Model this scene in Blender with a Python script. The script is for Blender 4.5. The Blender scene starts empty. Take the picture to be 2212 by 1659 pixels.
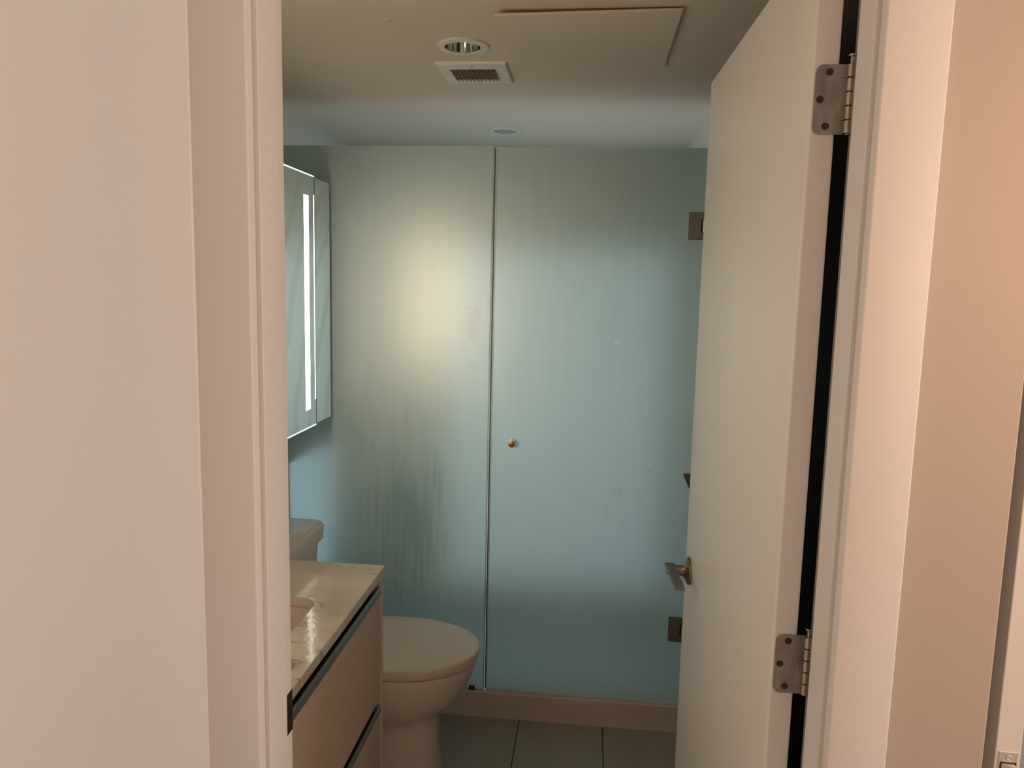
import bpy, bmesh, math, random
from mathutils import Vector, Matrix, Euler
random.seed(7)
S = bpy.context.scene
COL = S.collection
PI = math.pi

# ------------------------------------------------------------------ camera
EYE = 1.66
F_PX, W_PX, H_PX = 1640.0, 2212.0, 1659.0
yaw, pitch, roll = math.radians(5.8707), math.radians(7.283), math.radians(-1.3112)
fwd = Vector((-math.sin(yaw)*math.cos(pitch), math.cos(yaw)*math.cos(pitch), -math.sin(pitch)))
rgt = Vector((math.cos(yaw), math.sin(yaw), 0.0))
dwn = fwd.cross(rgt)
r2 = rgt*math.cos(roll) + dwn*math.sin(roll)
d2 = dwn*math.cos(roll) - rgt*math.sin(roll)
cam = bpy.data.objects.new('camera', bpy.data.cameras.new('camera'))
COL.objects.link(cam)
m = Matrix((r2, -d2, -fwd)).transposed().to_4x4()
m.translation = Vector((0, 0, EYE))
cam.matrix_world = m
cam.data.sensor_fit = 'HORIZONTAL'
cam.data.sensor_width = 36.0
cam.data.lens = F_PX/W_PX*36.0
cam.data.clip_start = 0.02
S.camera = cam

# ------------------------------------------------------------------ world, lights, exposure
world = bpy.data.worlds.new('world'); S.world = world
world.use_nodes = True
wn = world.node_tree.nodes
wn['Background'].inputs[0].default_value = (0.86, 0.93, 1.0, 1)
wn['Background'].inputs[1].default_value = 2.0

def area(name, loc, target, sx, sy, power, color):
    l = bpy.data.lights.new(name, 'AREA'); l.shape = 'RECTANGLE'
    l.size = sx; l.size_y = sy; l.energy = power; l.color = color
    o = bpy.data.objects.new(name, l); COL.objects.link(o)
    o.location = loc
    o.rotation_euler = (Vector(target)-Vector(loc)).to_track_quat('-Z', 'Y').to_euler()
    return o
# daylight through the side room's big window (out of frame, right)
area('window_daylight', (3.30, 0.00, 1.45), (0.0, 0.00, 1.30), 1.7, 1.9, 31, (0.96, 0.98, 1.0))
def point_light(name, loc, radius, power, color):
    l = bpy.data.lights.new(name, 'POINT'); l.shadow_soft_size = radius; l.energy = power; l.color = color
    o = bpy.data.objects.new(name, l); COL.objects.link(o); o.location = loc
    return o
point_light('casing_fill_light', (0.95, 0.25, 1.80), 0.20, 20.0, (1.0, 0.60, 0.36))  # warm light added beside the viewer to brighten the right casing
# unseen bluish lights added inside the shower to backlight the frosted glass
area('shower_backlight', (-0.16, 3.615, 1.02), (-0.16, 2.0, 1.02), 1.04, 1.64, 4.5, (0.76, 0.91, 1.0))
area('shower_backlight_low', (-1.1495, 3.03, 0.68), (0.0, 3.03, 0.68), 0.48, 0.56, 1.15, (0.74, 0.90, 1.0))
# the near light bar of the mirror cabinet (hidden by the jamb) shines along the wall towards the shower glass
vb = area('vanity_light_bar', (-0.930, 1.225, 1.586), (-0.42, 2.76, 1.50), 0.055, 0.73, 2.25, (1.0, 0.82, 0.60))
vb.data.spread = math.radians(68)

vs = S.view_settings
S.display_settings.display_device = 'sRGB'
vs.view_transform = 'Standard'; vs.look = 'None'; vs.gamma = 1.0
vs.exposure = 0.0; vs.use_curve_mapping = False
S.cycles.use_denoising = True
S.cycles.max_bounces = 12
S.cycles.diffuse_bounces = 6
S.cycles.glossy_bounces = 6
S.cycles.transmission_bounces = 8

# ------------------------------------------------------------------ helpers
def new_mat(name):
    mt = bpy.data.materials.new(name); mt.use_nodes = True
    nt = mt.node_tree
    return mt, nt, nt.nodes['Principled BSDF']

def mat(name, color, rough=0.5, metal=0.0, var=0.04, scale=6.0, bump=0.0, bscale=200.0, stretch=(1, 1, 1), spec=0.5, rvar=0.0):
    mt, nt, b = new_mat(name)
    N, L = nt.nodes, nt.links
    tc = N.new('ShaderNodeTexCoord'); mp = N.new('ShaderNodeMapping')
    mp.inputs['Scale'].default_value = stretch
    L.new(tc.outputs['Object'], mp.inputs['Vector'])
    nz = N.new('ShaderNodeTexNoise'); nz.inputs['Scale'].default_value = scale; nz.inputs['Detail'].default_value = 5
    L.new(mp.outputs['Vector'], nz.inputs['Vector'])
    rp = N.new('ShaderNodeValToRGB')
    c = Vector(color)
    rp.color_ramp.elements[0].position = 0.3; rp.color_ramp.elements[1].position = 0.7
    rp.color_ramp.elements[0].color = (*(c*(1-var)), 1); rp.color_ramp.elements[1].color = (*[min(1, x*(1+var)) for x in c], 1)
    L.new(nz.outputs['Fac'], rp.inputs['Fac']); L.new(rp.outputs['Color'], b.inputs['Base Color'])
    b.inputs['Roughness'].default_value = rough; b.inputs['Metallic'].default_value = metal
    b.inputs['Specular IOR Level'].default_value = spec
    if rvar:
        mr = N.new('ShaderNodeMapRange')
        mr.inputs['To Min'].default_value = max(0.02, rough-rvar); mr.inputs['To Max'].default_value = rough+rvar
        L.new(nz.outputs['Fac'], mr.inputs['Value']); L.new(mr.outputs['Result'], b.inputs['Roughness'])
    if bump:
        n2 = N.new('ShaderNodeTexNoise'); n2.inputs['Scale'].default_value = bscale; n2.inputs['Detail'].default_value = 3
        L.new(mp.outputs['Vector'], n2.inputs['Vector'])
        bp = N.new('ShaderNodeBump'); bp.inputs['Strength'].default_value = bump; bp.inputs['Distance'].default_value = 0.002
        L.new(n2.outputs['Fac'], bp.inputs['Height']); L.new(bp.outputs['Normal'], b.inputs['Normal'])
    return mt

def emit_mat(name, color, strength):
    mt, nt, b = new_mat(name)
    b.inputs['Base Color'].default_value = (0.8, 0.8, 0.8, 1)
    b.inputs['Emission Color'].default_value = (*color, 1)
    b.inputs['Emission Strength'].default_value = strength
    return mt

M = {}
M['hall_paint'] = mat('hall_paint', (0.74, 0.72, 0.695), 0.55, var=0.015, scale=1.5, bump=0.05, bscale=350)
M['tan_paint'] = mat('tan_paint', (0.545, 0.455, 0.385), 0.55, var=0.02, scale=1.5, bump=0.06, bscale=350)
M['trim_paint'] = mat('trim_paint', (0.80, 0.755, 0.72), 0.5, var=0.012, scale=2.0)
M['door_paint'] = mat('door_paint', (0.85, 0.805, 0.745), 0.36, var=0.015, scale=2.5)
M['bath_ceiling'] = mat('bath_ceiling', (0.76, 0.665, 0.56), 0.6, var=0.02, scale=2.0, bump=0.05, bscale=300)
M['bath_paint'] = mat('bath_paint', (0.74, 0.72, 0.68), 0.5, var=0.02, scale=2.0, bump=0.04, bscale=300)
M['gap_shade_wall'] = mat('gap_shade_wall', (0.045, 0.033, 0.022), 0.6, var=0.1, scale=4)  # wall colour darkened to stand for the shade in the door gap
M['shower_wall'] = mat('shower_wall', (0.72, 0.76, 0.75), 0.25, var=0.03, scale=1.2)
M['hall_floor'] = mat('hall_floor', (0.42, 0.33, 0.26), 0.35, var=0.15, scale=5, stretch=(1, 8, 1))
M['grout'] = mat('grout', (0.20, 0.18, 0.15), 0.9, var=0.1, scale=40)
M['tile'] = mat('tile', (0.40, 0.37, 0.31), 0.45, var=0.10, scale=7, bump=0.1, bscale=80)
M['curb'] = mat('curb', (0.74, 0.62, 0.51), 0.35, var=0.05, scale=6)
M['chrome'] = mat('chrome', (0.82, 0.80, 0.78), 0.08, 1.0, var=0.01)
M['nickel'] = mat('brushed_nickel', (0.30, 0.255, 0.205), 0.34, 1.0, var=0.10, scale=14, stretch=(1, 1, 6), rvar=0.1)
M['hinge_steel'] = mat('hinge_steel', (0.36, 0.335, 0.29), 0.44, 0.9, var=0.30, scale=45, stretch=(1, 1, 0.4), rvar=0.14)
M['knuckle_steel'] = mat('knuckle_steel', (0.50, 0.44, 0.37), 0.20, 1.0, var=0.15, scale=40)
M['clamp_metal'] = mat('clamp_metal', (0.36, 0.35, 0.285), 0.42, 0.85, var=0.08, scale=30)
M['plate_steel'] = mat('plate_steel', (0.74, 0.70, 0.66), 0.45, 0.55, var=0.06, scale=60)
M['dark_screw'] = mat('dark_screw', (0.09, 0.07, 0.055), 0.5, 0.8, var=0.2, scale=300)
M['bronze'] = mat('bronze', (0.30, 0.16, 0.06), 0.4, 1.0, var=0.08, scale=60)
M['dark_recess'] = mat('dark_recess', (0.045, 0.036, 0.026), 0.6, var=0.1)
M['alu'] = mat('brushed_aluminium', (0.42, 0.44, 0.41), 0.48, 1.0, var=0.06, scale=8, stretch=(1, 0.2, 12))
M['porcelain'] = mat('porcelain', (0.86, 0.755, 0.64), 0.16, var=0.015, scale=4)
M['basin'] = mat('basin', (0.66, 0.535, 0.47), 0.16, var=0.015, scale=4)
M['seat_plastic'] = mat('seat_plastic', (0.87, 0.76, 0.65), 0.30, var=0.02, scale=4)
M['white_plastic'] = mat('white_plastic', (0.80, 0.77, 0.70), 0.4, var=0.03, scale=8)
M['strike'] = mat('strike_bronze', (0.10, 0.075, 0.06), 0.4, 0.9, var=0.2, scale=60)
M['seal'] = mat('seal_vinyl', (0.44, 0.54, 0.52), 0.18, var=0.04, scale=20, spec=0.7)
M['sweep'] = mat('sweep_vinyl', (0.66, 0.72, 0.70), 0.4, var=0.06, scale=30)
M['dark_gap'] = mat('dark_gap', (0.05, 0.06, 0.055), 0.6, var=0.1)
M['lens'] = mat('lamp_lens', (0.42, 0.42, 0.37), 0.5, var=0.05, scale=30)
M['gasket'] = mat('gasket', (0.06, 0.07, 0.065), 0.5, var=0.1)
M['cabinet_side'] = mat('cabinet_side', (0.40, 0.43, 0.42), 0.35, var=0.03)
M['end_edge'] = mat('end_edge', (0.66, 0.58, 0.49), 0.45, var=0.05, scale=20)
M['grille_dirt'] = mat('grille_dirt', (0.42, 0.30, 0.20), 0.9, var=0.55, scale=55, bump=0.3, bscale=300)
M['grille_wire'] = mat('grille_wire', (0.10, 0.065, 0.04), 0.7, var=0.5, scale=70)
M['sky_out'] = mat('outside_wall', (0.55, 0.6, 0.66), 0.8, var=0.35, scale=4)

def marble():
    mt, nt, b = new_mat('marble'); N, L = nt.nodes, nt.links
    tc = N.new('ShaderNodeTexCoord'); mp = N.new('ShaderNodeMapping')
    mp.inputs['Rotation'].default_value = (0, 0, 0.35); mp.inputs['Scale'].default_value = (1.0, 2.6, 1.0)
    L.new(tc.outputs['Object'], mp.inputs['Vector'])
    n1 = N.new('ShaderNodeTexNoise'); n1.inputs['Scale'].default_value = 3.0; n1.inputs['Detail'].default_value = 8; n1.inputs['Distortion'].default_value = 1.2
    L.new(mp.outputs['Vector'], n1.inputs['Vector'])
    # thin veins where the noise crosses one level
    sb = N.new('ShaderNodeMath'); sb.operation = 'SUBTRACT'; sb.inputs[1].default_value = 0.5
    ab = N.new('ShaderNodeMath'); ab.operation = 'ABSOLUTE'
    L.new(n1.outputs['Fac'], sb.inputs[0]); L.new(sb.outputs[0], ab.inputs[0])
    r1 = N.new('ShaderNodeValToRGB')
    r1.color_ramp.elements[0].position = 0.0; r1.color_ramp.elements[0].color = (0.50, 0.46, 0.41, 1)
    r1.color_ramp.elements[1].position = 0.035; r1.color_ramp.elements[1].color = (1, 1, 1, 1)
    e = r1.color_ramp.elements.new(0.012); e.color = (0.80, 0.78, 0.75, 1)
    L.new(ab.outputs[0], r1.inputs['Fac'])
    n2 = N.new('ShaderNodeTexNoise'); n2.inputs['Scale'].default_value = 2.2; n2.inputs['Detail'].default_value = 6
    L.new(mp.outputs['Vector'], n2.inputs['Vector'])
    r2_ = N.new('ShaderNodeValToRGB')
    r2_.color_ramp.elements[0].position = 0.35; r2_.color_ramp.elements[0].color = (0.52, 0.455, 0.365, 1)
    r2_.color_ramp.elements[1].position = 0.62; r2_.color_ramp.elements[1].color = (0.66, 0.585, 0.48, 1)
    L.new(n2.outputs['Fac'], r2_.inputs['Fac'])
    # veins show only in patches
    n3 = N.new('ShaderNodeTexNoise'); n3.inputs['Scale'].default_value = 5.0
    L.new(tc.outputs['Object'], n3.inputs['Vector'])
    r3 = N.new('ShaderNodeValToRGB'); r3.color_ramp.elements[0].position = 0.42; r3.color_ramp.elements[1].position = 0.58
    L.new(n3.outputs['Fac'], r3.inputs['Fac'])
    mx = N.new('ShaderNodeMixRGB'); mx.blend_type = 'MULTIPLY'
    L.new(r3.outputs['Color'], mx.inputs['Fac']); L.new(r2_.outputs['Color'], mx.inputs['Color1']); L.new(r1.outputs['Color'], mx.inputs['Color2'])
    L.new(mx.outputs['Color'], b.inputs['Base Color'])
    b.inputs['Roughness'].default_value = 0.085
    n4 = N.new('ShaderNodeTexNoise'); n4.inputs['Scale'].default_value = 60
    L.new(tc.outputs['Object'], n4.inputs['Vector'])
    bp = N.new('ShaderNodeBump'); bp.inputs['Strength'].default_value = 0.12; bp.inputs['Distance'].default_value = 0.002
    L.new(n4.outputs['Fac'], bp.inputs['Height']); L.new(bp.outputs['Normal'], b.inputs['Normal'])
    return mt
M['marble'] = marble()

def laminate():
    mt, nt, b = new_mat('wood_laminate'); N, L = nt.nodes, nt.links
    tc = N.new('ShaderNodeTexCoord'); mp = N.new('ShaderNodeMapping')
    mp.inputs['Scale'].default_value = (1, 2.0, 60.0)
    L.new(tc.outputs['Object'], mp.inputs['Vector'])
    n1 = N.new('ShaderNodeTexNoise'); n1.inputs['Scale'].default_value = 4.0; n1.inputs['Detail'].default_value = 6
    L.new(mp.outputs['Vector'], n1.inputs['Vector'])
    r1 = N.new('ShaderNodeValToRGB')
    r1.color_ramp.elements[0].position = 0.3; r1.color_ramp.elements[0].color = (0.50, 0.40, 0.315, 1)
    r1.color_ramp.elements[1].position = 0.7; r1.color_ramp.elements[1].color = (0.58, 0.475, 0.38, 1)
    L.new(n1.outputs['Fac'], r1.inputs['Fac']); L.new(r1.outputs['Color'], b.inputs['Base Color'])
    b.inputs['Roughness'].default_value = 0.5
    bp = N.new('ShaderNodeBump'); bp.inputs['Strength'].default_value = 0.15; bp.inputs['Distance'].default_value = 0.001
    L.new(n1.outputs['Fac'], bp.inputs['Height']); L.new(bp.outputs['Normal'], b.inputs['Normal'])
    return mt
M['laminate'] = laminate()

def frosted(name, marks, ox=0.0, oz=0.1015):
    """Acid-etched green-tinted glass: light scatters through it and glances off its satin face; marks = dried smudges and a larger darker patch."""
    mt, nt, b = new_mat(name); N, L = nt.nodes, nt.links
    out = N['Material Output']
    tc = N.new('ShaderNodeTexCoord'); mp = N.new('ShaderNodeMapping')
    mp.inputs['Scale'].default_value = (16, 16, 1.3)
    L.new(tc.outputs['Object'], mp.inputs['Vector'])
    n1 = N.new('ShaderNodeTexNoise'); n1.inputs['Scale'].default_value = 2.5; n1.inputs['Detail'].default_value = 7
    L.new(mp.outputs['Vector'], n1.inputs['Vector'])
    r1 = N.new('ShaderNodeValToRGB')
    r1.color_ramp.elements[0].position = 0.30; r1.color_ramp.elements[0].color = (0.54, 0.675, 0.665, 1)
    r1.color_ramp.elements[1].position = 0.70; r1.color_ramp.elements[1].color = (0.57, 0.705, 0.695, 1)
    L.new(n1.outputs['Fac'], r1.inputs['Fac'])
    col = r1.outputs['Color']
    n5 = N.new('ShaderNodeTexNoise'); n5.inputs['Scale'].default_value = 38; n5.inputs['Detail'].default_value = 4
    L.new(tc.outputs['Object'], n5.inputs['Vector'])
    n6 = N.new('ShaderNodeTexNoise'); n6.inputs['Scale'].default_value = 3.2; n6.inputs['Detail'].default_value = 6
    L.new(mp.outputs['Vector'], n6.inputs['Vector'])
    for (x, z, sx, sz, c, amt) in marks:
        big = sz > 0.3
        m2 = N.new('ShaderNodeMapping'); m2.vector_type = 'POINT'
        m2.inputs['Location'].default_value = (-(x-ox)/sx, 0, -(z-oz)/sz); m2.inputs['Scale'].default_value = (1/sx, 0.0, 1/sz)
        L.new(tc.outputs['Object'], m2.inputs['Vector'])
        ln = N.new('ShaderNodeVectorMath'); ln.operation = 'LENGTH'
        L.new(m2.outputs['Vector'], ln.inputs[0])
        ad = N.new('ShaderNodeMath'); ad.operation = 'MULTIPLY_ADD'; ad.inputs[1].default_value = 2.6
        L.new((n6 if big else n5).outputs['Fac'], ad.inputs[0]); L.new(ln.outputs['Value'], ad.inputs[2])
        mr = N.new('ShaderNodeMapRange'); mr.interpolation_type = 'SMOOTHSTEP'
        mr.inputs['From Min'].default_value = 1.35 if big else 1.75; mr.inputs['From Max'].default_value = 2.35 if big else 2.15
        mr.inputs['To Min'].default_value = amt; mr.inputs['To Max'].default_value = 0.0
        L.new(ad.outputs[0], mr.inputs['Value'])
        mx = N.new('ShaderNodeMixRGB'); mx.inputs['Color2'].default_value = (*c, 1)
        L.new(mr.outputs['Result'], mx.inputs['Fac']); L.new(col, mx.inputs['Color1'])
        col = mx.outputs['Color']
    L.new(col, b.inputs['Base Color'])
    mr2 = N.new('ShaderNodeMapRange'); mr2.inputs['To Min'].default_value = 0.335; mr2.inputs['To Max'].default_value = 0.36
    L.new(n1.outputs['Fac'], mr2.inputs['Value']); L.new(mr2.outputs['Result'], b.inputs['Roughness'])
    b.inputs['IOR'].default_value = 1.58
    b.inputs['Specular IOR Level'].default_value = 0.75
    b.inputs['Transmission Weight'].default_value = 0.55
    return mt

M['GL2'] = mat('frosted_pane', (0.70, 0.78, 0.80), 0.3, var=0.03)

def mirror_mat():
    mt, nt, b = new_mat('mirror'); N, L = nt.nodes, nt.links
    tc = N.new('ShaderNodeTexCoord'); mp = N.new('ShaderNodeMapping')
    mp.inputs['Location'].default_value = (0, -1.9, 0.3); mp.inputs['Scale'].default_value = (0, 1, 1)
    L.new(tc.outputs['Object'], mp.inputs['Vector'])
    wv = N.new('ShaderNodeTexWave'); wv.wave_type = 'RINGS'; wv.rings_direction = 'X'
    wv.inputs['Scale'].default_value = 2.2; wv.inputs['Distortion'].default_value = 3.0; wv.inputs['Detail'].default_value = 3.0; wv.inputs['Detail Scale'].default_value = 1.5
    L.new(mp.outputs['Vector'], wv.inputs['Vector'])
    rp = N.new('ShaderNodeValToRGB'); rp.color_ramp.elements[0].position = 0.62; rp.color_ramp.elements[1].position = 1.0
    L.new(wv.outputs['Fac'], rp.inputs['Fac'])
    df = N.new('ShaderNodeBsdfDiffuse'); df.inputs['Color'].default_value = (0.75, 0.85, 0.88, 1)
    b.inputs['Base Color'].default_value = (0.94, 0.98, 1.0, 1); b.inputs['Metallic'].default_value = 1.0; b.inputs['Roughness'].default_value = 0.03
    mu = N.new('ShaderNodeMath'); mu.operation = 'MULTIPLY'; mu.inputs[1].default_value = 0.16
    L.new(rp.outputs['Color'], mu.inputs[0])
    ms = N.new('ShaderNodeMixShader')
    L.new(mu.outputs[0], ms.inputs['Fac']); L.new(b.outputs[0], ms.inputs[1]); L.new(df.outputs[0], ms.inputs[2])
    L.new(ms.outputs[0], N['Material Output'].inputs['Surface'])
    return mt
M['mirror'] = mirror_mat()

def clear_glass():
    mt, nt, b = new_mat('window_glass'); N, L = nt.nodes, nt.links
    b.inputs['Base Color'].default_value = (0.96, 0.98, 0.98, 1); b.inputs['Roughness'].default_value = 0.0
    b.inputs['Transmission Weight'].default_value = 1.0; b.inputs['IOR'].default_value = 1.45
    return mt
M['window_glass'] = clear_glass()

def box(bm, x0, x1, y0, y1, z0, z1, bevel=0.0, seg=2):
    g = bmesh.ops.create_cube(bm, size=1.0)
    bmesh.ops.scale(bm, vec=(x1-x0, y1-y0, z1-z0), verts=g['verts'])
    bmesh.ops.translate(bm, vec=((x0+x1)/2, (y0+y1)/2, (z0+z1)/2), verts=g['verts'])
    if bevel:
        es = list({e for v in g['verts'] for e in v.link_edges})
        bmesh.ops.bevel(bm, geom=es, offset=bevel, segments=seg, affect='EDGES', profile=0.5)
    return bm

def bx(*a, **k):
    return box(bmesh.new(), *a, **k)

def prism(bm, pts, axis, a, b):
    """Extrude a closed 2-D outline along an axis from a to b. axis 'x': pts=(y,z); 'y': (x,z); 'z': (x,y)."""
    def P(p, t):
        return {'x': (t, p[0], p[1]), 'y': (p[0], t, p[1]), 'z': (p[0], p[1], t)}[axis]
    v0 = [bm.verts.new(P(p, a)) for p in pts]; v1 = [bm.verts.new(P(p, b)) for p in pts]
    n = len(pts)
    bm.faces.new(v0); bm.faces.new(list(reversed(v1)))
    for i in range(n):
        bm.faces.new((v0[i], v1[i], v1[(i+1) % n], v0[(i+1) % n]))
    bmesh.ops.recalc_face_normals(bm, faces=bm.faces)
    return bm

def loft(bm, rings, cap0=True, cap1=True):
    R = [[bm.verts.new(p) for p in r] for r in rings]
    n = len(R[0])
    for a, b in zip(R, R[1:]):
        for i in range(n):
            bm.faces.new((a[i], a[(i+1) % n], b[(i+1) % n], b[i]))
    if cap0: bm.faces.new(list(reversed(R[0])))
    if cap1: bm.faces.new(R[-1])
    bmesh.ops.recalc_face_normals(bm, faces=bm.faces)
    return bm

def lathe(bm, prof, origin, axis, n=40, cap=True):
    """prof = [(radius, distance along axis)]."""
    ax = Vector(axis).normalized(); o = Vector(origin)
    u = ax.orthogonal().normalized(); w = ax.cross(u)
    rings = [[o + ax*h + (u*math.cos(2*PI*i/n)+w*math.sin(2*PI*i/n))*r for i in range(n)] for r, h in prof]
    return loft(bm, rings, cap, cap)

def obj(name, bm, material, parent=None, origin=None, smooth=False, bevel=0.0, subsurf=0):
    """Link a bmesh as one object. With a parent, its vertices are given in the scene's axes at the parent's origin."""
    me = bpy.data.meshes.new(name)
    bm.normal_update()
    bm.to_mesh(me); bm.free()
    o = bpy.data.objects.new(name, me); COL.objects.link(o)
    me.materials.append(M[material] if isinstance(material, str) else material)
    if smooth:
        for p in me.polygons: p.use_smooth = True
        me.set_sharp_from_angle(angle=math.radians(40))
    if origin is not None:
        me.transform(Matrix.Translation(-Vector(origin))); o.location = origin
    if parent is not None:
        o.parent = parent
    if bevel:
        md = o.modifiers.new('bevel', 'BEVEL'); md.width = bevel; md.segments = 3; md.limit_method = 'ANGLE'
    if subsurf:
        md = o.modifiers.new('subdivision', 'SUBSURF'); md.levels = subsurf; md.render_levels = subsurf
    return o

def thing(name, label, cat, loc, group=None, rotz=0.0):
    o = bpy.data.objects.new(name, None); COL.objects.link(o)
    o.location = loc; o.rotation_euler = (0, 0, rotz); o.empty_display_size = 0.05
    o['label'] = label; o['category'] = cat
    if group: o['group'] = group
    return o

def part(root, name, bm, material, parent=None, **k):
    """A part whose mesh was drawn in world coordinates: move it into the thing's own frame."""
    L = Vector(root.location)
    for v in bm.verts: v.co -= L
    return obj(name, bm, material, parent or root, **k)

def tag(o, label, cat, kind=None):
    o['label'] = label; o['category'] = cat
    if kind: o['kind'] = kind
    return o

def struct(name, bm, material, label, cat, **k):
    return tag(obj(name, bm, material, **k), label, cat, 'structure')

def cut(o, cutters):
    """Boolean the cutter meshes out of o for good."""
    tmp = []
    for bm in cutters:
        me = bpy.data.meshes.new('t'); bm.to_mesh(me); bm.free()
        c = bpy.data.objects.new('t', me); COL.objects.link(c); tmp.append(c)
        c.matrix_world = Matrix.Identity(4)
        md = o.modifiers.new('cut', 'BOOLEAN'); md.operation = 'DIFFERENCE'; md.object = c; md.solver = 'EXACT'
    bpy.context.view_layer.update()
    dg = bpy.context.evaluated_depsgraph_get()
    me2 = bpy.data.meshes.new_from_object(o.evaluated_get(dg))
    old = o.data; o.modifiers.clear(); o.data = me2; me2.name = o.name
    bpy.data.meshes.remove(old)
    for c in tmp:
        d = c.data; bpy.data.objects.remove(c); bpy.data.meshes.remove(d)

# ------------------------------------------------------------------ room dimensions (metres, floor z = 0, viewer at x = y = 0)
XL, XR = -1.155, 0.390            # bathroom side walls
YW0, YW1 = 0.99, 1.10           # partition with the doorway: hall face, bathroom face
YG = 2.76                       # front face of the shower glass
YB = 3.66                       # shower back wall
ZC = 2.295                      # bathroom ceiling
JL, JR = -0.4435, 0.3235        # visible jamb faces
DH = 2.14                       # door opening height
HX0 = -0.529                    # hall left wall
XP = 0.533                      # outer face of the bathroom's right partition
HZ = 2.50                       # hall ceiling

# ------------------------------------------------------------------ structure
struct('floor', bx(XL-0.1, XP, YW0+0.02, YB+0.1, -0.12, -0.012), 'grout', 'bathroom floor bed under the beige tiles', 'floor')
floor_o = bpy.data.objects['floor']
tw, tl, gap = 0.32, 0.64, 0.003
tx0 = -0.224
def tile_mesh():
    bm = bx(gap/2, tw-gap/2, gap/2, tl-gap/2, -0.012, 0.0, bevel=0.0012, seg=1)
    me = bpy.data.meshes.new('tile'); bm.to_mesh(me); bm.free(); me.materials.append(M['tile']); return me
tm = tile_mesh()
for i in range(-3, 2):
    for j in range(-3, 0):
        x = tx0 + i*tw; y = 2.742 + j*tl
        if y + tl < YW1: continue
        if x < XL - 0.01 or x + tw > XP: continue
        t = bpy.data.objects.new('tile', tm); COL.objects.link(t); t.parent = floor_o; t.location = (x, y, 0)
struct('hall_floor', bx(HX0, 3.5, -3.0, YW0+0.02, -0.12, 0.0), 'hall_floor', 'brown wood floor of the hall', 'floor')
struct('side_room_floor', bx(XP, 3.5, YW0+0.02, 4.3, -0.12, 0.0), 'hall_floor', 'brown wood floor of the side room', 'floor')

ceil = struct('ceiling', bx(XL-0.1, XP-0.005, YW1-0.002, YB+0.1, ZC, ZC+0.16), 'bath_ceiling', 'low beige bathroom ceiling with lights, fan and panel', 'ceiling')
DL1 = (-0.3679, 2.096); DL2 = (-0.3793, 3.192); FAN = (-0.3719, 2.345)
def cyl(x, y, r, z0, z1, n=40):
    bm = bmesh.new(); lathe(bm, [(r, z0), (r, z1)], (x, y, 0), (0, 0, 1), n); return bm
cut(ceil, [cyl(*DL1, 0.050, ZC-0.05, ZC+0.10), cyl(*DL2, 0.050, ZC-0.05, ZC+0.04),
           bx(FAN[0]-0.068, FAN[0]+0.068, FAN[1]-0.062, FAN[1]+0.062, ZC-0.05, ZC+0.08),
           cyl(-0.5114, 1.903, 0.0062, ZC-0.05, ZC+0.05, 9), cyl(-0.5070, 1.897, 0.0042, ZC-0.05, ZC+0.05, 7)])
hp = obj('anchor_hole', cyl(-0.5114, 1.903, 0.0070, ZC+0.012, ZC+0.016, 9), 'dark_recess', ceil)
struct('hall_ceiling', bx(HX0-0.12, 3.6, -3.1, 4.4, HZ, HZ+0.1), 'hall_paint', 'white hall ceiling', 'ceiling')

struct('wall_left', bx(XL-0.1, XL, YW0, YB+0.1, 0.0, ZC), 'bath_paint', 'bathroom left wall behind vanity and toilet', 'wall')
struct('wall_right', bx(XR, XP, YW1, 2.742, 0.0, HZ), 'gap_shade_wall', 'bathroom wall behind the open door, coloured dark for the shaded gap', 'wall')
struct('wall_shower_right', bx(XR, XP, 2.742, YB+0.1, 0.0, HZ), 'bath_paint', 'pale right wall of the shower', 'wall')
struct('wall_back', bx(XL, XR, YB, YB+0.1, 0.0, ZC), 'shower_wall', 'back wall of the shower behind frosted glass', 'wall')
wl = struct('wall_front', bx(XL-0.1, JL-0.02, YW0, YW1, 0.0, HZ), 'hall_paint', 'white partition left of the bathroom doorway', 'wall')
struct('wall_front_head', bx(JL-0.02, JR+0.02, YW0, YW1, DH+0.02, HZ), 'hall_paint', 'white partition above the bathroom doorway', 'wall')
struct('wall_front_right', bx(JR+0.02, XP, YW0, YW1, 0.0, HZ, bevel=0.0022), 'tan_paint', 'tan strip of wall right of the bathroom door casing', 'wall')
struct('wall_hall', bx(HX0-0.12, HX0, -3.0, YW0, 0.0, HZ), 'hall_paint', 'white hall wall filling the left of the view', 'wall')
struct('wall_hall_end', bx(HX0-0.12, 3.6, -3.1, -3.0, 0.0, HZ), 'hall_paint', 'hall end wall behind the viewer', 'wall')
struct('wall_side_room', bx(3.5, 3.6, -3.0, 4.3, 0.0, HZ), 'hall_paint', 'far right wall of the side room', 'wall')
# side room's far wall with its window
WX0, WX1, WZ0, WZ1 = 1.55, 3.2, 0.35, 2.2
bm = bx(XP, WX0, 4.2, 4.3, 0, HZ); box(bm, WX1, 3.5, 4.2, 4.3, 0, HZ); box(bm, WX0, WX1, 4.2, 4.3, 0, WZ0); box(bm, WX0, WX1, 4.2, 4.3, WZ1, HZ)
struct('wall_far', bm, 'hall_paint', 'side room wall around the bright window', 'wall')
wnd = thing('window_1', 'bright side room window glimpsed at the right edge', 'window', (0.5*(WX0+WX1), 4.25, WZ0)); wnd['kind'] = 'structure'
bm = bmesh.new()
for a in ((WX0, WX0+0.05, WZ0, WZ1), (WX1-0.05, WX1, WZ0, WZ1), (WX0+0.05, WX1-0.05, WZ0, WZ0+0.05), (WX0+0.05, WX1-0.05, WZ1-0.05, WZ1), (2.32, 2.37, WZ0+0.05, WZ1-0.05), (WX0+0.05, 2.32, 0.97, 1.01), (2.37, WX1-0.05, 0.97, 1.01)):
    box(bm, a[0], a[1], 4.215, 4.275, a[2], a[3])
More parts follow.
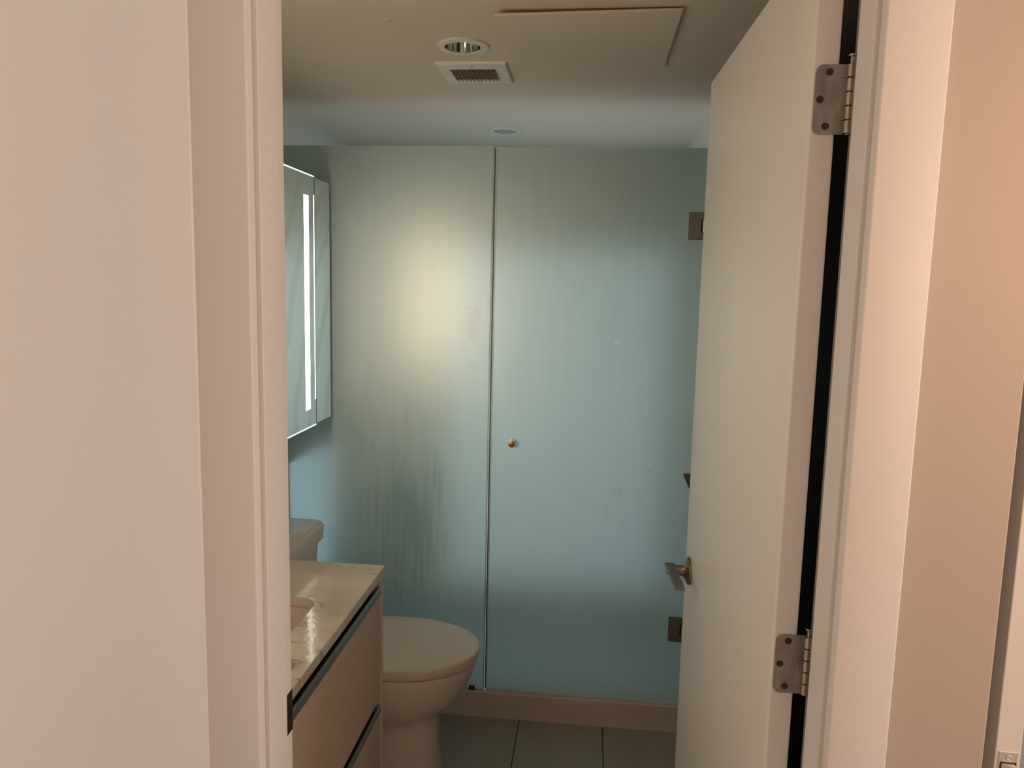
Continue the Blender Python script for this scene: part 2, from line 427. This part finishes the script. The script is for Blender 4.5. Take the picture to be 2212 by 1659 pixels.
part(wnd, 'window_frame', bm, 'white_plastic')
part(wnd, 'pane', bx(WX0+0.05, WX1-0.05, 4.243, 4.249, WZ0+0.05, WZ1-0.05), 'window_glass')
struct('outside_building', bx(-1, 9, 11.0, 12.0, -6.0, 1.05), 'sky_out', 'pale building seen through the side room window', 'building')

# door frame: casings (hall side), jambs with stops
def casing(name, x0, x1, label):
    s = bx(x0, x1, 0.97, YW0, 0.0, DH+0.078, bevel=0.0028, seg=3)
    return struct(name, s, 'trim_paint', label, 'door casing', smooth=True)
casing('trim_1', HX0+0.0005, -0.4500, 'white door casing left of the bathroom doorway')
casing('trim_2', 0.3285, 0.4035, 'warm-lit cream door casing right of the bathroom doorway')
ck = obj('caulk_bead', prism(bmesh.new(), [(HX0+0.0001, 0.9675), (HX0+0.0008, 0.9682), (HX0+0.0024, 0.9700), (HX0+0.0034, 0.9708), (HX0+0.0001, 0.9720)], 'z', 0.0, DH+0.07), 'trim_paint', bpy.data.objects['trim_1'])
struct('trim_3', bx(-0.45, 0.3285, 0.97, YW0, DH+0.006, DH+0.078, bevel=0.003), 'trim_paint', 'white casing over the bathroom doorway', 'door casing')
def jamb(name, sgn, face, label):
    # stop face = face; the rabbet behind it is 12 mm deeper
    o = 0.0115*sgn; back = 0.021*sgn
    pts = [(face, 0.991), (face, 1.0525), (face+o, 1.0525), (face+o, 1.0985), (face+back, 1.0985), (face+back, 0.991)]
    bm = prism(bmesh.new(), pts, 'z', 0.0, DH)
    return struct(name, bm, 'trim_paint', label, 'door jamb', bevel=0.0015)
jl = jamb('trim_4', -1, JL, 'white left door jamb with a dark strike plate')
jr = jamb('trim_5', 1, JR, 'white hinge-side door jamb on the right')
struct('trim_6', bx(JL-0.0, JR+0.0, 0.991, 1.0985, DH, DH+0.02), 'trim_paint', 'white head jamb of the bathroom doorway', 'door jamb')
# strike plate: flat plate in the rabbet with a lip curling past the jamb edge
lip = [(-0.4560, 1.060), (-0.4560, 1.0990), (-0.4590, 1.1040), (-0.4645, 1.1085), (-0.4640, 1.1098), (-0.4578, 1.1052), (-0.4545, 1.0990), (-0.4545, 1.060)]
sp = obj('strike_plate', prism(bmesh.new(), lip, 'z', 0.948, 1.016), 'strike', jl)
sp['label'] = 'dark bronze strike plate lip'

# ------------------------------------------------------------------ bathroom door, open about 88 degrees into the room
TH = math.radians(1.9)
LEAF, THK = 0.765, 0.0345
d1 = thing('door_1', 'open white bathroom door with nickel lever, hinged on the right jamb', 'door', (0.2768, 1.0767, 0.0), rotz=TH)
d1['kind'] = 'structure'
# local axes: x 0..THK across the thickness (x=0 is the hall-side face), y along the leaf away from the hinges
obj('leaf', bx(0, THK, 0, LEAF, 0.012, 2.134, bevel=0.0045, seg=4), 'door_paint', d1, smooth=True)
def door_hinge(zt):
    zb = zt-0.089; y0 = -0.0016
    # butt plate with rounded outer corners, let into the edge, sticking out towards the pin
    r = 0.010; pts = []
    for (cx, cz, a0) in ((0.004+r, zb+r, PI), (0.004+r, zt-r, PI/2)):
        seq = [(cx+r*math.cos(a0+ (PI/2)*k/5), cz+r*math.sin(a0+(PI/2)*k/5)) for k in range(6)]
        pts += seq if a0 == PI else list(reversed(seq))
    # order: bottom-left corner from left to bottom, then right side, then top-left corner
    bl = [(0.004+r+r*math.cos(PI+PI/2*k/5), zb+r+r*math.sin(PI+PI/2*k/5)) for k in range(6)]
    tl_ = [(0.004+r+r*math.cos(PI/2+PI/2*k/5), zt-r+r*math.sin(PI/2+PI/2*k/5)) for k in range(6)]
    out = bl + [(0.0435, zb), (0.0435, zt)] + tl_
    h = obj('hinge', prism(bmesh.new(), out, 'y', y0, 0.0006), 'hinge_steel', d1)
    px, py = 0.0487, -0.0035
    n = 5; kl = 0.089/n
    for k in range(n):
        bm = bmesh.new()
        za, zb_ = zb+k*kl+0.0006, zb+(k+1)*kl-0.0006
        lathe(bm, [(0.0052, za), (0.0060, za+0.0006), (0.0060, zb_-0.0006), (0.0052, zb_)], (px, py, 0), (0, 0, 1), 20)
        obj('knuckle', bm, 'knuckle_steel', h, smooth=True)
    bm = bmesh.new()
    lathe(bm, [(0.0026, zb-0.001), (0.0026, zt+0.009), (0.0052, zt+0.0095), (0.0056, zt+0.0108), (0.0050, zt+0.012), (0.001, zt+0.0122)], (px, py, 0), (0, 0, 1), 18)
    obj('hinge_pin', bm, 'knuckle_steel', h, smooth=True)
    # the jamb half of the hinge, lying back towards the rabbet
    obj('jamb_plate', bx(0.0500, 0.0521, -0.038, 0.006, zb, zt), 'hinge_steel', h)
    # strap: the darker folded edge of the plate near the barrel
    obj('hinge_strap', bx(0.0365, 0.0458, y0-0.0009, y0+0.0002, zb+kl, zt-kl, bevel=0.0004, seg=1), 'hinge_steel', h)
    for sx, sz in ((0.0215, zt-0.0095), (0.0115, (zt+zb)/2), (0.0205, zb+0.0105)):
        bm = bmesh.new()
        lathe(bm, [(0.0050, 0.0), (0.0050, 0.0006), (0.0042, 0.0009), (0.0022, 0.0004), (0.0003, 0.0002)], (sx, y0+0.0001, sz), (0, -1, 0), 16)
        nf = len(bm.faces)
        for w, t in ((0.0026, 0.0007), (0.0007, 0.0026)):
            box(bm, sx-w, sx+w, y0-0.0011, y0-0.0003, sz-t, sz+t)
        s = obj('screw', bm, 'dark_screw', h, smooth=True)
        s.data.materials.append(M['dark_recess'])
        for p in list(s.data.polygons)[nf:]: p.material_index = 1
    return h
door_hinge(EYE+0.2985); door_hinge(EYE-0.4875); door_hinge(0.375)
# lever set on the hall-side face
lv_y, lv_z = LEAF-0.064, 0.998
lv = obj('lever_handle', lathe(bmesh.new(), [(0.0, 0.0), (0.0325, 0.0), (0.0335, 0.002), (0.0325, 0.006), (0.024, 0.0095), (0.0155, 0.014), (0.0125, 0.020), (0.0125, 0.034), (0.0105, 0.036), (0.0, 0.036)],
         (0, lv_y, lv_z), (-1, 0, 0), 36, cap=False), 'nickel', d1, smooth=True)
lv['label'] = 'brushed nickel lever and rose'
bm = bmesh.new()
box(bm, -0.0545, -0.0335, lv_y-0.010, lv_y+0.011, lv_z-0.010, lv_z+0.0135, bevel=0.002)
obj('lever_hub', bm, 'nickel', lv)
# the flat lever blade: hub end, then sagging towards the hinge side (seen end on it drops and leans in)
bm = bmesh.new()
r0 = [(-0.0585, lv_y-0.000, lv_z+0.014), (-0.0385, lv_y, lv_z+0.014), (-0.0385, lv_y, lv_z-0.006), (-0.0585, lv_y, lv_z-0.006)]
rings = []
for t in [0, .15, .3, .5, .75, 1.0]:
    y = lv_y+0.012-0.150*t; dx = 0.004*t; dz = -0.003*t
    w = 0.0095
    rings.append([(-0.0585+dx, y, lv_z+0.014+dz), (-0.0585+dx+0.0225, y, lv_z+0.014+dz), (-0.0585+dx+0.0225, y, lv_z+0.0075+dz), (-0.0585+dx, y, lv_z+0.0075+dz)])
loft(bm, rings)
obj('lever_blade', bm, 'nickel', lv, bevel=0.0015)
# matching lever on the wall side of the door
lv2 = obj('lever_handle', lathe(bmesh.new(), [(0.0, 0.0), (0.0325, 0.0), (0.0325, 0.006), (0.0155, 0.012), (0.0125, 0.030), (0.0, 0.030)], (THK, lv_y, lv_z), (1, 0, 0), 36, cap=False), 'nickel', d1, smooth=True)
obj('lever_blade', bx(THK+0.026, THK+0.038, lv_y-0.11, lv_y+0.012, lv_z-0.01, lv_z+0.01, bevel=0.002), 'nickel', lv2)

# ------------------------------------------------------------------ side room door, edge on at the far right
d2 = thing('door_2', 'second white door seen edge-on with its latch, at the right edge', 'door', (0.602, 1.09, 0.0)); d2['kind'] = 'structure'
obj('leaf', bx(0, 0.0352, 0, 0.76, 0.012, 2.134, bevel=0.0015), 'door_paint', d2)
zt = 1.012
fp = obj('latch_plate', bx(0.0046, 0.0306, -0.0018, 0.0006, zt-0.057, zt, bevel=0.0006, seg=1), 'plate_steel', d2)
fp['label'] = 'steel latch faceplate'
bm = bmesh.new()
lathe(bm, [(0.0044, 0.0), (0.0044, 0.0008), (0.0034, 0.0012), (0.0017, 0.0004), (0.0003, 0.0003)], (0.0185, -0.0018, zt-0.0085), (0, -1, 0), 16)
obj('screw', bm, 'plate_steel', fp, smooth=True)
bm = prism(bmesh.new(), [(0.0085, -0.0019), (0.0265, -0.0019), (0.0255, -0.0125), (0.0215, -0.0125), (0.0095, -0.0035)], 'z', zt-0.040, zt-0.0175)
obj('latch_bolt', bm, 'plate_steel', fp, bevel=0.0008)
obj('latch_hole', bx(0.0066, 0.0290, -0.0022, -0.0015, zt-0.042, zt-0.0155), 'dark_screw', fp)

w2 = thing('backlight_window_2', 'tall frosted window added unseen in the shower back wall, for the backlight', 'window', (-0.16, YB, 0.15)); w2['kind'] = 'structure'  # unseen window, added to go with the shower backlight
bm = bmesh.new()
for a in ((-0.73, -0.70, 0.15, 1.89), (XR-0.025, XR-0.001, 0.15, 1.89), (-0.70, XR-0.025, 0.15, 0.18), (-0.70, XR-0.025, 1.86, 1.89)):
    box(bm, a[0], a[1], YB-0.03, YB-0.0005, a[2], a[3])
part(w2, 'window_frame', bm, 'white_plastic')
part(w2, 'pane', bx(-0.70, XR-0.025, YB-0.020, YB-0.012, 0.18, 1.86), 'GL2')
w3 = thing('backlight_window_3', 'low frosted window added unseen in the shower left wall, for the backlight', 'window', (XL, 3.035, 0.40)); w3['kind'] = 'structure'  # second unseen window, added where the lower left glass needs backlight
bm = bmesh.new()
for a in ((2.776, 2.786, 0.38, 0.98), (3.275, 3.295, 0.38, 0.98), (2.786, 3.275, 0.38, 0.40), (2.786, 3.275, 0.96, 0.98)):
    box(bm, XL+0.0003, XL+0.0045, a[0], a[1], a[2], a[3])
part(w3, 'window_frame', bm, 'white_plastic')
part(w3, 'pane', bx(XL+0.0003, XL+0.0030, 2.786, 3.275, 0.40, 0.96), 'GL2')
# ------------------------------------------------------------------ shower: curb and frosted glass
struct('shower_curb', bx(XL, XR, 2.742, 2.86, 0.0, 0.1015, bevel=0.004), 'curb', 'beige stone curb under the frosted shower glass', 'curb')
struct('shower_floor', bx(XL, XR, 2.86, YB, -0.012, 0.03), 'shower_wall', 'shower floor behind the frosted glass', 'floor')
obj_curb = bpy.data.objects['shower_curb']
part(obj_curb, 'caulk_line', bx(XL+0.002, XR-0.002, 2.738, 2.744, 0.0, 0.004), 'end_edge')
ZT = 2.155
GL = frosted('frosted_glass_panel', [(-0.675, 0.79, 0.17, 0.36, (0.29, 0.445, 0.445), 0.62), (-0.436, 1.53, 0.035, 0.10, (0.50, 0.55, 0.53), 0.5)], ox=-0.744)  # first mark: large streaky patch, darker teal than the pane
GD = frosted('frosted_glass_door', [(0.089, 1.470, 0.022, 0.010, (0.80, 0.85, 0.85), 0.5), (0.095, 1.318, 0.006, 0.11, (0.72, 0.80, 0.80), 0.35), (0.119, 0.922, 0.030, 0.018, (0.46, 0.54, 0.51), 0.5), (0.088, 0.85, 0.018, 0.032, (0.47, 0.55, 0.53), 0.4), (0.230, 1.001, 0.005, 0.010, (0.36, 0.43, 0.41), 0.6)])
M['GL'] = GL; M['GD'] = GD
pn = thing('shower_panel', 'fixed frosted green-blue glass panel left of the shower door', 'glass panel', (-0.744, YG+0.005, 0.1015))
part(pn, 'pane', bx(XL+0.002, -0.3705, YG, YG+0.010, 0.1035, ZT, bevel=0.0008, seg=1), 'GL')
part(pn, 'edge_seal', bx(-0.3700, -0.3665, YG-0.001, YG+0.011, 0.1035, ZT-0.003, bevel=0.001), 'seal')
part(pn, 'bottom_channel', bx(XL+0.002, -0.3715, YG-0.003, YG+0.013, 0.1005, 0.1060), 'seal')
part(pn, 'corner_clip', bx(-0.425, -0.402, YG-0.012, YG-0.0005, 0.1015, 0.118, bevel=0.001), 'dark_screw')
dr = thing('shower_door', 'frosted green-blue glass shower door with small bronze knob', 'shower door', (0.0, YG+0.005, 0.1015))
part(dr, 'pane', bx(-0.3600, XR-0.006, YG, YG+0.010, 0.1100, ZT-0.004, bevel=0.0008, seg=1), 'GD')
part(dr, 'seal_strip', bx(-0.3640, -0.3605, YG-0.0005, YG+0.0105, 0.108, ZT-0.006, bevel=0.0008), 'dark_gap')
part(dr, 'edge_strip', bx(-0.3596, -0.3556, YG-0.0022, YG-0.0002, 0.112, ZT-0.010, bevel=0.0008), 'seal')
part(dr, 'bottom_sweep', bx(-0.3596, XR-0.006, YG-0.006, YG+0.012, 0.1018, 0.1125, bevel=0.0012), 'sweep')
# back-to-back knob
kx, kz = -0.2765, 1.086
bm = bmesh.new(); lathe(bm, [(0.0105, 0.0), (0.0125, 0.001), (0.0125, 0.006), (0.0098, 0.007), (0.0098, 0.010), (0.0125, 0.011), (0.0130, 0.030), (0.0122, 0.0315)], (kx, YG, kz), (0, -1, 0), 30)
kb = part(dr, 'knob', bm, 'chrome', smooth=True); kb['label'] = 'small round metal knob with bronze face'
bm = bmesh.new(); lathe(bm, [(0.0117, 0.0312), (0.0117, 0.0320), (0.0108, 0.0324)], (kx, YG, kz), (0, -1, 0), 30)
part(dr, 'knob_face', bm, 'bronze', kb, smooth=True)
bm = bmesh.new(); lathe(bm, [(0.0125, 0.010), (0.0130, 0.040), (0.0115, 0.0415)], (kx, YG, kz), (0, 1, 0), 24)
part(dr, 'knob_back', bm, 'chrome', kb, smooth=True)
for zc in (1.886, 0.401):
    x0, x1 = 0.3285, XR-0.0005
    hz = 0.0455
    # clamp plate with a notch around the pivot barrel
    nx = x1-0.022
    pts = [(x0, zc-hz), (x1, zc-hz), (x1, zc-0.0225), (nx, zc-0.0225), (nx, zc+0.0225), (x1, zc+0.0225), (x1, zc+hz), (x0, zc+hz)]
    hg = part(dr, 'glass_hinge', prism(bmesh.new(), pts, 'y', YG-0.0105, YG-0.0002), 'clamp_metal', bevel=0.0008)
    part(dr, 'hinge_gasket', bx(x0-0.0022, x1, YG-0.0012, YG-0.0001, zc-hz-0.0018, zc+hz+0.0018), 'gasket', hg)
    bm = bmesh.new(); lathe(bm, [(0.0065, zc-0.0205), (0.0065, zc+0.0205)], (nx+0.0105, YG-0.006, 0), (0, 0, 1), 16)
    part(dr, 'pivot_barrel', bm, 'chrome', hg, smooth=True)
    part(dr, 'wall_plate', bx(nx+0.014, x1, YG-0.0085, YG-0.0004, zc-0.0205, zc+0.0205), 'clamp_metal', hg)

# towel bar on the right wall, its bracket peeping past the door
tb = thing('towel_bar', 'grey metal towel bar bracket peeping past the open door edge', 'towel bar', (XR, 2.36, 1.09))
zt_ = 1.101
for yb in (2.335, 1.95):
    pts = [(XR-0.0005, zt_), (0.2985, zt_), (0.2975, zt_-0.006), (0.3165, zt_-0.044), (XR-0.0005, zt_-0.062)]
    part(tb, 'bracket', prism(bmesh.new(), pts, 'y', yb-0.010, yb+0.010), 'nickel', bevel=0.002)
bm = bmesh.new(); lathe(bm, [(0.007, 1.955), (0.007, 2.330)], (0.322, 0, zt_-0.018), (0, 1, 0), 16)
part(tb, 'bar', bm, 'nickel', smooth=True)

# ------------------------------------------------------------------ mirror cabinet with light strips (left wall)
XM = -0.965
mc = thing('mirror_cabinet', 'wall-hung mirror cabinet with lit vertical strip above the vanity', 'mirror cabinet', (XL, 1.95, 1.16))
ZM0, ZM1 = 1.160, 2.018
YS = 2.588
part(mc, 'cabinet_box', bx(XL+0.001, XM-0.008, 1.14, 2.736, ZM0+0.002, ZM1-0.002), 'cabinet_side')
md_ = part(mc, 'mirror_door', bx(XM-0.007, XM, 1.14, YS-0.004, ZM0, ZM1), 'mirror')
md2 = part(mc, 'side_mirror', bx(XM-0.007, XM, YS+0.002, 2.738, ZM0+0.002, ZM1-0.002), 'mirror')
part(mc, 'seam_gasket', bx(XM-0.0075, XM-0.001, YS-0.0045, YS+0.0025, ZM0, ZM1), 'gasket')
M['led_far'] = emit_mat('led_far', (1.0, 0.93, 0.78), 4.2)
M['led_near'] = emit_mat('led_near', (1.0, 0.83, 0.60), 22.0)
M['led_edge'] = emit_mat('led_edge', (0.92, 1.0, 0.95), 2.2)
zl0, zl1 = 1.222, 1.950
ls = part(mc, 'light_strip', bx(XM-0.004, XM+0.0008, 2.490, 2.530, zl0, zl1), 'led_far', md_); ls['label'] = 'glowing frosted light strip'
ls2 = part(mc, 'light_strip', bx(XM-0.004, XM+0.0008, 1.215, 1.272, zl0, zl1), 'led_near', md_); ls2['label'] = 'glowing frosted light strip at the near end'
# bright ground-glass edges
part(mc, 'glass_edge', bx(XM-0.006, XM+0.0006, 1.14, YS-0.004, ZM1, ZM1+0.0035), 'led_edge', md_)
part(mc, 'glass_edge', bx(XM-0.006, XM+0.0006, 1.14, YS-0.004, ZM0-0.0035, ZM0), 'led_edge', md_)
part(mc, 'glass_edge', bx(XM-0.006, XM+0.0006, YS-0.011, YS-0.005, ZM0+0.09, ZM1-0.06), 'led_edge', md_)

# ------------------------------------------------------------------ vanity, countertop, sink
VX, VY0, VY1 = -0.557, YW1+0.004, 2.020
ct = obj('countertop', bx(XL+0.001, VX, VY0, VY1, 0.845, 0.870, bevel=0.0015, seg=1), 'marble')
tag(ct, 'veined cream marble countertop with sink cutout on the vanity', 'countertop')
def rrect(x0, x1, y0, y1, r, z, n=8):
    P = []
    for cx, cy, a in ((x1-r, y1-r, 0), (x0+r, y1-r, PI/2), (x0+r, y0+r, PI), (x1-r, y0+r, 3*PI/2)):
        for k in range(n+1):
            t = a+PI/2*k/n; P.append((cx+r*math.cos(t), cy+r*math.sin(t), z))
    return P
SX0, SX1, SY0, SY1 = -1.00, -0.655, 1.30, 1.772
bm = bmesh.new(); loft(bm, [rrect(SX0, SX1, SY0, SY1, 0.055, 0.80), rrect(SX0, SX1, SY0, SY1, 0.055, 0.90)])
cut(ct, [bm])
sk = thing('sink', 'white undermount basin set into the marble countertop', 'sink', (0.5*(SX0+SX1), 0.5*(SY0+SY1), 0.70))
bm = bmesh.new(); e = 0.006
rings = [rrect(SX0-0.02, SX1+0.02, SY0-0.02, SY1+0.02, 0.07, 0.8445), rrect(SX0-e, SX1+e, SY0-e, SY1+e, 0.06, 0.8445), rrect(SX0-e+.003, SX1+e-.003, SY0-e+.003, SY1+e-.003, 0.06, 0.835),
         rrect(SX0+0.012, SX1-0.012, SY0+0.012, SY1-0.012, 0.07, 0.76), rrect(SX0+0.035, SX1-0.035, SY0+0.035, SY1-0.035, 0.08, 0.725), rrect(SX0+0.12, SX1-0.12, SY0+0.16, SY1-0.16, 0.05, 0.715)]
loft(bm, rings, cap0=False)
part(sk, 'basin', bm, 'basin', smooth=True)
bm = bmesh.new(); lathe(bm, [(0.022, 0.716), (0.022, 0.719), (0.016, 0.720)], (0.5*(SX0+SX1), 0.5*(SY0+SY1), 0), (0, 0, 1), 24)
part(sk, 'drain', bm, 'chrome', smooth=True)

vn = thing('vanity_cabinet', 'pale wood-grain vanity with two drawers beside the toilet', 'vanity', (-0.84, 1.55, 0.0))
FX = VX-0.003      # drawer fronts' face
part(vn, 'end_panel', bx(XL+0.001, VX-0.0005, 1.984, 2.000, 0.10, 0.8445, bevel=0.0008, seg=1), 'end_edge')
part(vn, 'end_panel', bx(XL+0.001, VX-0.0005, VY0, VY0+0.016, 0.10, 0.8445), 'end_edge')
part(vn, 'back_panel', bx(XL+0.001, XL+0.012, VY0+0.016, 1.984, 0.10, 0.70), 'laminate')
part(vn, 'bottom_panel', bx(XL+0.012, FX-0.03, VY0+0.016, 1.984, 0.10, 0.116), 'laminate')
part(vn, 'plinth', bx(XL+0.001, -0.62, VY0+0.01, 1.99, 0.0, 0.0995), 'dark_recess')
part(vn, 'top_rail', bx(FX-0.045, FX-0.030, VY0+0.016, 1.984, 0.80, 0.8445), 'dark_recess')
part(vn, 'middle_rail', bx(FX-0.045, FX-0.030, VY0+0.016, 1.984, 0.440, 0.500), 'dark_recess')
YD0, YD1 = VY0+0.018, 1.982
for (z0, z1, hz0, hz1) in ((0.494, 0.797, 0.797, 0.823), (0.118, 0.450, 0.450, 0.471)):
    dw = part(vn, 'drawer', bx(FX-0.019, FX, YD0, YD1, z0, z1, bevel=0.0008, seg=1), 'laminate')
    # aluminium finger pull: J-profile on the drawer's top edge
    prof = [(FX-0.026, hz0), (FX+0.0005, hz0), (FX+0.0022, hz0+0.004), (FX+0.0022, hz1-0.006), (FX-0.0010, hz1), (FX-0.0030, hz1), (FX-0.0030, hz0+0.003), (FX-0.026, hz0+0.003)]
    part(vn, 'finger_pull', prism(bmesh.new(), prof, 'y', YD0, YD1-0.001), 'alu', dw)
    part(vn, 'recess_liner', prism(bmesh.new(), [(FX-0.028, hz0), (FX-0.0262, hz0), (FX-0.0262, hz0+0.0032), (FX-0.0036, hz0+0.0032), (FX-0.0036, hz1-0.001), (FX-0.0046, hz1-0.001), (FX-0.0046, hz0+0.0046), (FX-0.0262, hz0+0.0046), (FX-0.0262, hz1+0.020), (FX-0.028, hz1+0.020)], 'y', YD0+0.001, YD1-0.010), 'dark_recess', dw)

# ------------------------------------------------------------------ toilet
TY = 2.385
tl = thing('toilet', 'cream toilet with closed lid between vanity and shower glass', 'toilet', (-0.70, TY, 0.0))
def egg(xf, xb, xc, hw, z, n=56, pb=2.6, pf=2.05):
    P = []
    for i in range(n):
        t = 2*PI*i/n; c, s = math.cos(t), math.sin(t)
        p = pf if c >= 0 else pb
        a = (xf-xc) if c >= 0 else (xc-xb)
        P.append((xc+a*math.copysign(abs(c)**(2/p), c), TY+hw*math.copysign(abs(s)**(2/p), s), z))
    return P
bm = bmesh.new()
loft(bm, [egg(-0.459, -1.02, -0.66, 0.122, 0.0, pf=2.8), egg(-0.462, -1.02, -0.66, 0.119, 0.02, pf=2.7), egg(-0.470, -1.02, -0.66, 0.116, 0.10, pf=2.6), egg(-0.473, -1.02, -0.66, 0.116, 0.205, pf=2.5),
          egg(-0.472, -1.01, -0.65, 0.119, 0.222, pf=2.3), egg(-0.458, -0.99, -0.64, 0.132, 0.237), egg(-0.434, -0.97, -0.64, 0.148, 0.258), egg(-0.405, -0.96, -0.63, 0.165, 0.285), egg(-0.386, -0.94, -0.62, 0.176, 0.312),
          egg(-0.364, -0.92, -0.615, 0.186, 0.352), egg(-0.350, -0.91, -0.615, 0.191, 0.388), egg(-0.344, -0.905, -0.615, 0.192, 0.408), egg(-0.346, -0.905, -0.615, 0.190, 0.4185), egg(-0.356, -0.90, -0.615, 0.182, 0.4215)])
part(tl, 'bowl', bm, 'porcelain', smooth=True)
bm = bmesh.new()
loft(bm, [egg(-0.352, -0.86, -0.615, 0.186, 0.4218), egg(-0.352, -0.86, -0.615, 0.186, 0.4255), egg(-0.340, -0.87, -0.615, 0.194, 0.4256), egg(-0.338, -0.87, -0.615, 0.196, 0.4285), egg(-0.3345, -0.87, -0.615, 0.198, 0.4540),
          egg(-0.3355, -0.87, -0.615, 0.1972, 0.4585), egg(-0.3385, -0.867, -0.615, 0.1945, 0.4615), egg(-0.345, -0.862, -0.615, 0.189, 0.4632), egg(-0.40, -0.84, -0.615, 0.150, 0.4655), egg(-0.50, -0.76, -0.615, 0.07, 0.4668)])
part(tl, 'lid', bm, 'seat_plastic', smooth=True)
part(tl, 'lid_hinge', bx(-0.905, -0.872, TY-0.10, TY+0.10, 0.4218, 0.455, bevel=0.006), 'seat_plastic')
def tank_ring(x1, hw, z, r=0.05):
    return rrect(XL+0.012, x1, TY-hw, TY+hw, r, z, 8)
bm = bmesh.new()
loft(bm, [rrect(-1.09, -0.985, TY-0.15, TY+0.15, 0.03, 0.40), tank_ring(-0.975, 0.185, 0.44), tank_ring(-0.962, 0.200, 0.55), tank_ring(-0.952, 0.212, 0.735)])
part(tl, 'tank', bm, 'porcelain', smooth=True)
part(tl, 'bowl_bridge', bx(-1.05, -0.88, TY-0.10, TY+0.10, 0.20, 0.415, bevel=0.02), 'porcelain', smooth=True)
bm = bmesh.new()
loft(bm, [tank_ring(-0.946, 0.219, 0.736), tank_ring(-0.936, 0.229, 0.746, 0.062), tank_ring(-0.933, 0.232, 0.787, 0.065), tank_ring(-0.936, 0.229, 0.797, 0.063), tank_ring(-0.946, 0.219, 0.801, 0.058)])
part(tl, 'tank_lid', bm, 'porcelain', smooth=True)
bm = bmesh.new(); lathe(bm, [(0.030, 0.8005), (0.031, 0.803), (0.030, 0.8065), (0.026, 0.808)], (-1.036, 2.43, 0), (0, 0, 1), 30)
fb = part(tl, 'flush_button', bm, 'chrome', smooth=True); fb['label'] = 'round chrome flush button'

# ------------------------------------------------------------------ ceiling fittings
def downlight(name, label, x, y, r_out, r_in):
    d = thing(name, label, 'ceiling light', (x, y, ZC), 'recessed downlights')
    bm = bmesh.new()
    rings = []
    for r, h in ((r_out, 0.0), (r_out, -0.0035), (r_out-0.002, -0.0055), (r_in+0.002, -0.0065), (r_in, -0.005), (r_in, 0.0)):
        rings.append([(x+r*math.cos(2*PI*i/48), y+r*math.sin(2*PI*i/48), ZC+h) for i in range(48)])
    loft(bm, rings, False, False)
    part(d, 'trim_ring', bm, 'white_plastic', smooth=True)
    return d
a = downlight('downlight', 'recessed ceiling light with shiny chrome reflector next to the fan grille', *DL1, 0.0690, 0.0478)
bm = bmesh.new()
loft(bm, [[(DL1[0]+r*math.cos(2*PI*i/48), DL1[1]+r*math.sin(2*PI*i/48), ZC+h) for i in range(48)] for r, h in ((0.0463, -0.004), (0.0445, 0.02), (0.040, 0.05), (0.030, 0.075))], False, True)
part(a, 'reflector', bm, 'chrome', smooth=True)
bm = bmesh.new(); lathe(bm, [(0.022, ZC+0.045), (0.024, ZC+0.055), (0.022, ZC+0.074)], (DL1[0], DL1[1], 0), (0, 0, 1), 24)
part(a, 'lamp', bm, 'lens', smooth=True)
b_ = downlight('downlight', 'recessed ceiling light with frosted lens inside the shower', *DL2, 0.0690, 0.0478)
bm = bmesh.new(); lathe(bm, [(0.046, ZC+0.001), (0.044, ZC-0.001), (0.001, ZC-0.0015)], (DL2[0], DL2[1], 0), (0, 0, 1), 40)
part(b_, 'lens', bm, 'lens', smooth=True)

fx, fy = FAN
fan = thing('exhaust_fan', 'square white ceiling fan grille with dusty brown mesh', 'exhaust fan', (fx, fy, ZC))
bm = bmesh.new()
o1, o2, i1, i2 = (0.1025, 0.1070), (0.0995, 0.1040), (0.0670, 0.0610), (0.0655, 0.0595)
def rect(h, z): return [(fx-h[0], fy-h[1], z), (fx+h[0], fy-h[1], z), (fx+h[0], fy+h[1], z), (fx-h[0], fy+h[1], z)]
loft(bm, [rect(o1, ZC), rect(o1, ZC-0.0045), rect(o2, ZC-0.0075), rect((0.070, 0.064), ZC-0.0078), rect((0.0690, 0.063), ZC-0.0090), rect(i1, ZC-0.0090), rect(i2, ZC-0.001)], False, False)
part(fan, 'frame', bm, 'white_plastic')
part(fan, 'filter', bx(fx-0.0662, fx+0.0662, fy-0.0604, fy+0.0604, ZC-0.0055, ZC-0.0030), 'grille_dirt')
bm = bmesh.new()
for i in range(11):
    x = fx-0.0655+0.131*(i+0.5)/11; box(bm, x-0.0009, x+0.0009, fy-0.0605, fy+0.0605, ZC-0.0118, ZC-0.0100)
for i in range(12):
    y = fy-0.0595+0.119*(i+0.5)/12; box(bm, fx-0.0655, fx+0.0655, y-0.0007, y+0.0007, ZC-0.0063, ZC-0.0053)
part(fan, 'mesh_grille', bm, 'grille_wire')
for sy in (-0.083, 0.083):
    bm = bmesh.new(); lathe(bm, [(0.0035, 0.0), (0.0035, 0.0012), (0.002, 0.0016)], (fx+0.002, fy+sy, ZC-0.0075), (0, 0, -1), 12)
    part(fan, 'screw', bm, 'hinge_steel', smooth=True)

bm = bx(-0.2492, 0.1804, 1.825, 2.276, -0.0065, 0.0, bevel=0.0025, seg=3)
for v in bm.verts:                      # sits a little low at its near left corner, flush at the far edge
    tx, ty = (v.co.x+0.2492)/0.4296, (v.co.y-1.825)/0.451
    v.co.z += ZC-0.0012-0.0085*(1-ty)*(1-0.75*tx)-0.001*(1-ty)
ap = obj('access_panel', bm, 'bath_ceiling', origin=(-0.034, 2.033, ZC))
tag(ap, 'rectangular painted access panel standing slightly proud of the ceiling', 'access panel')
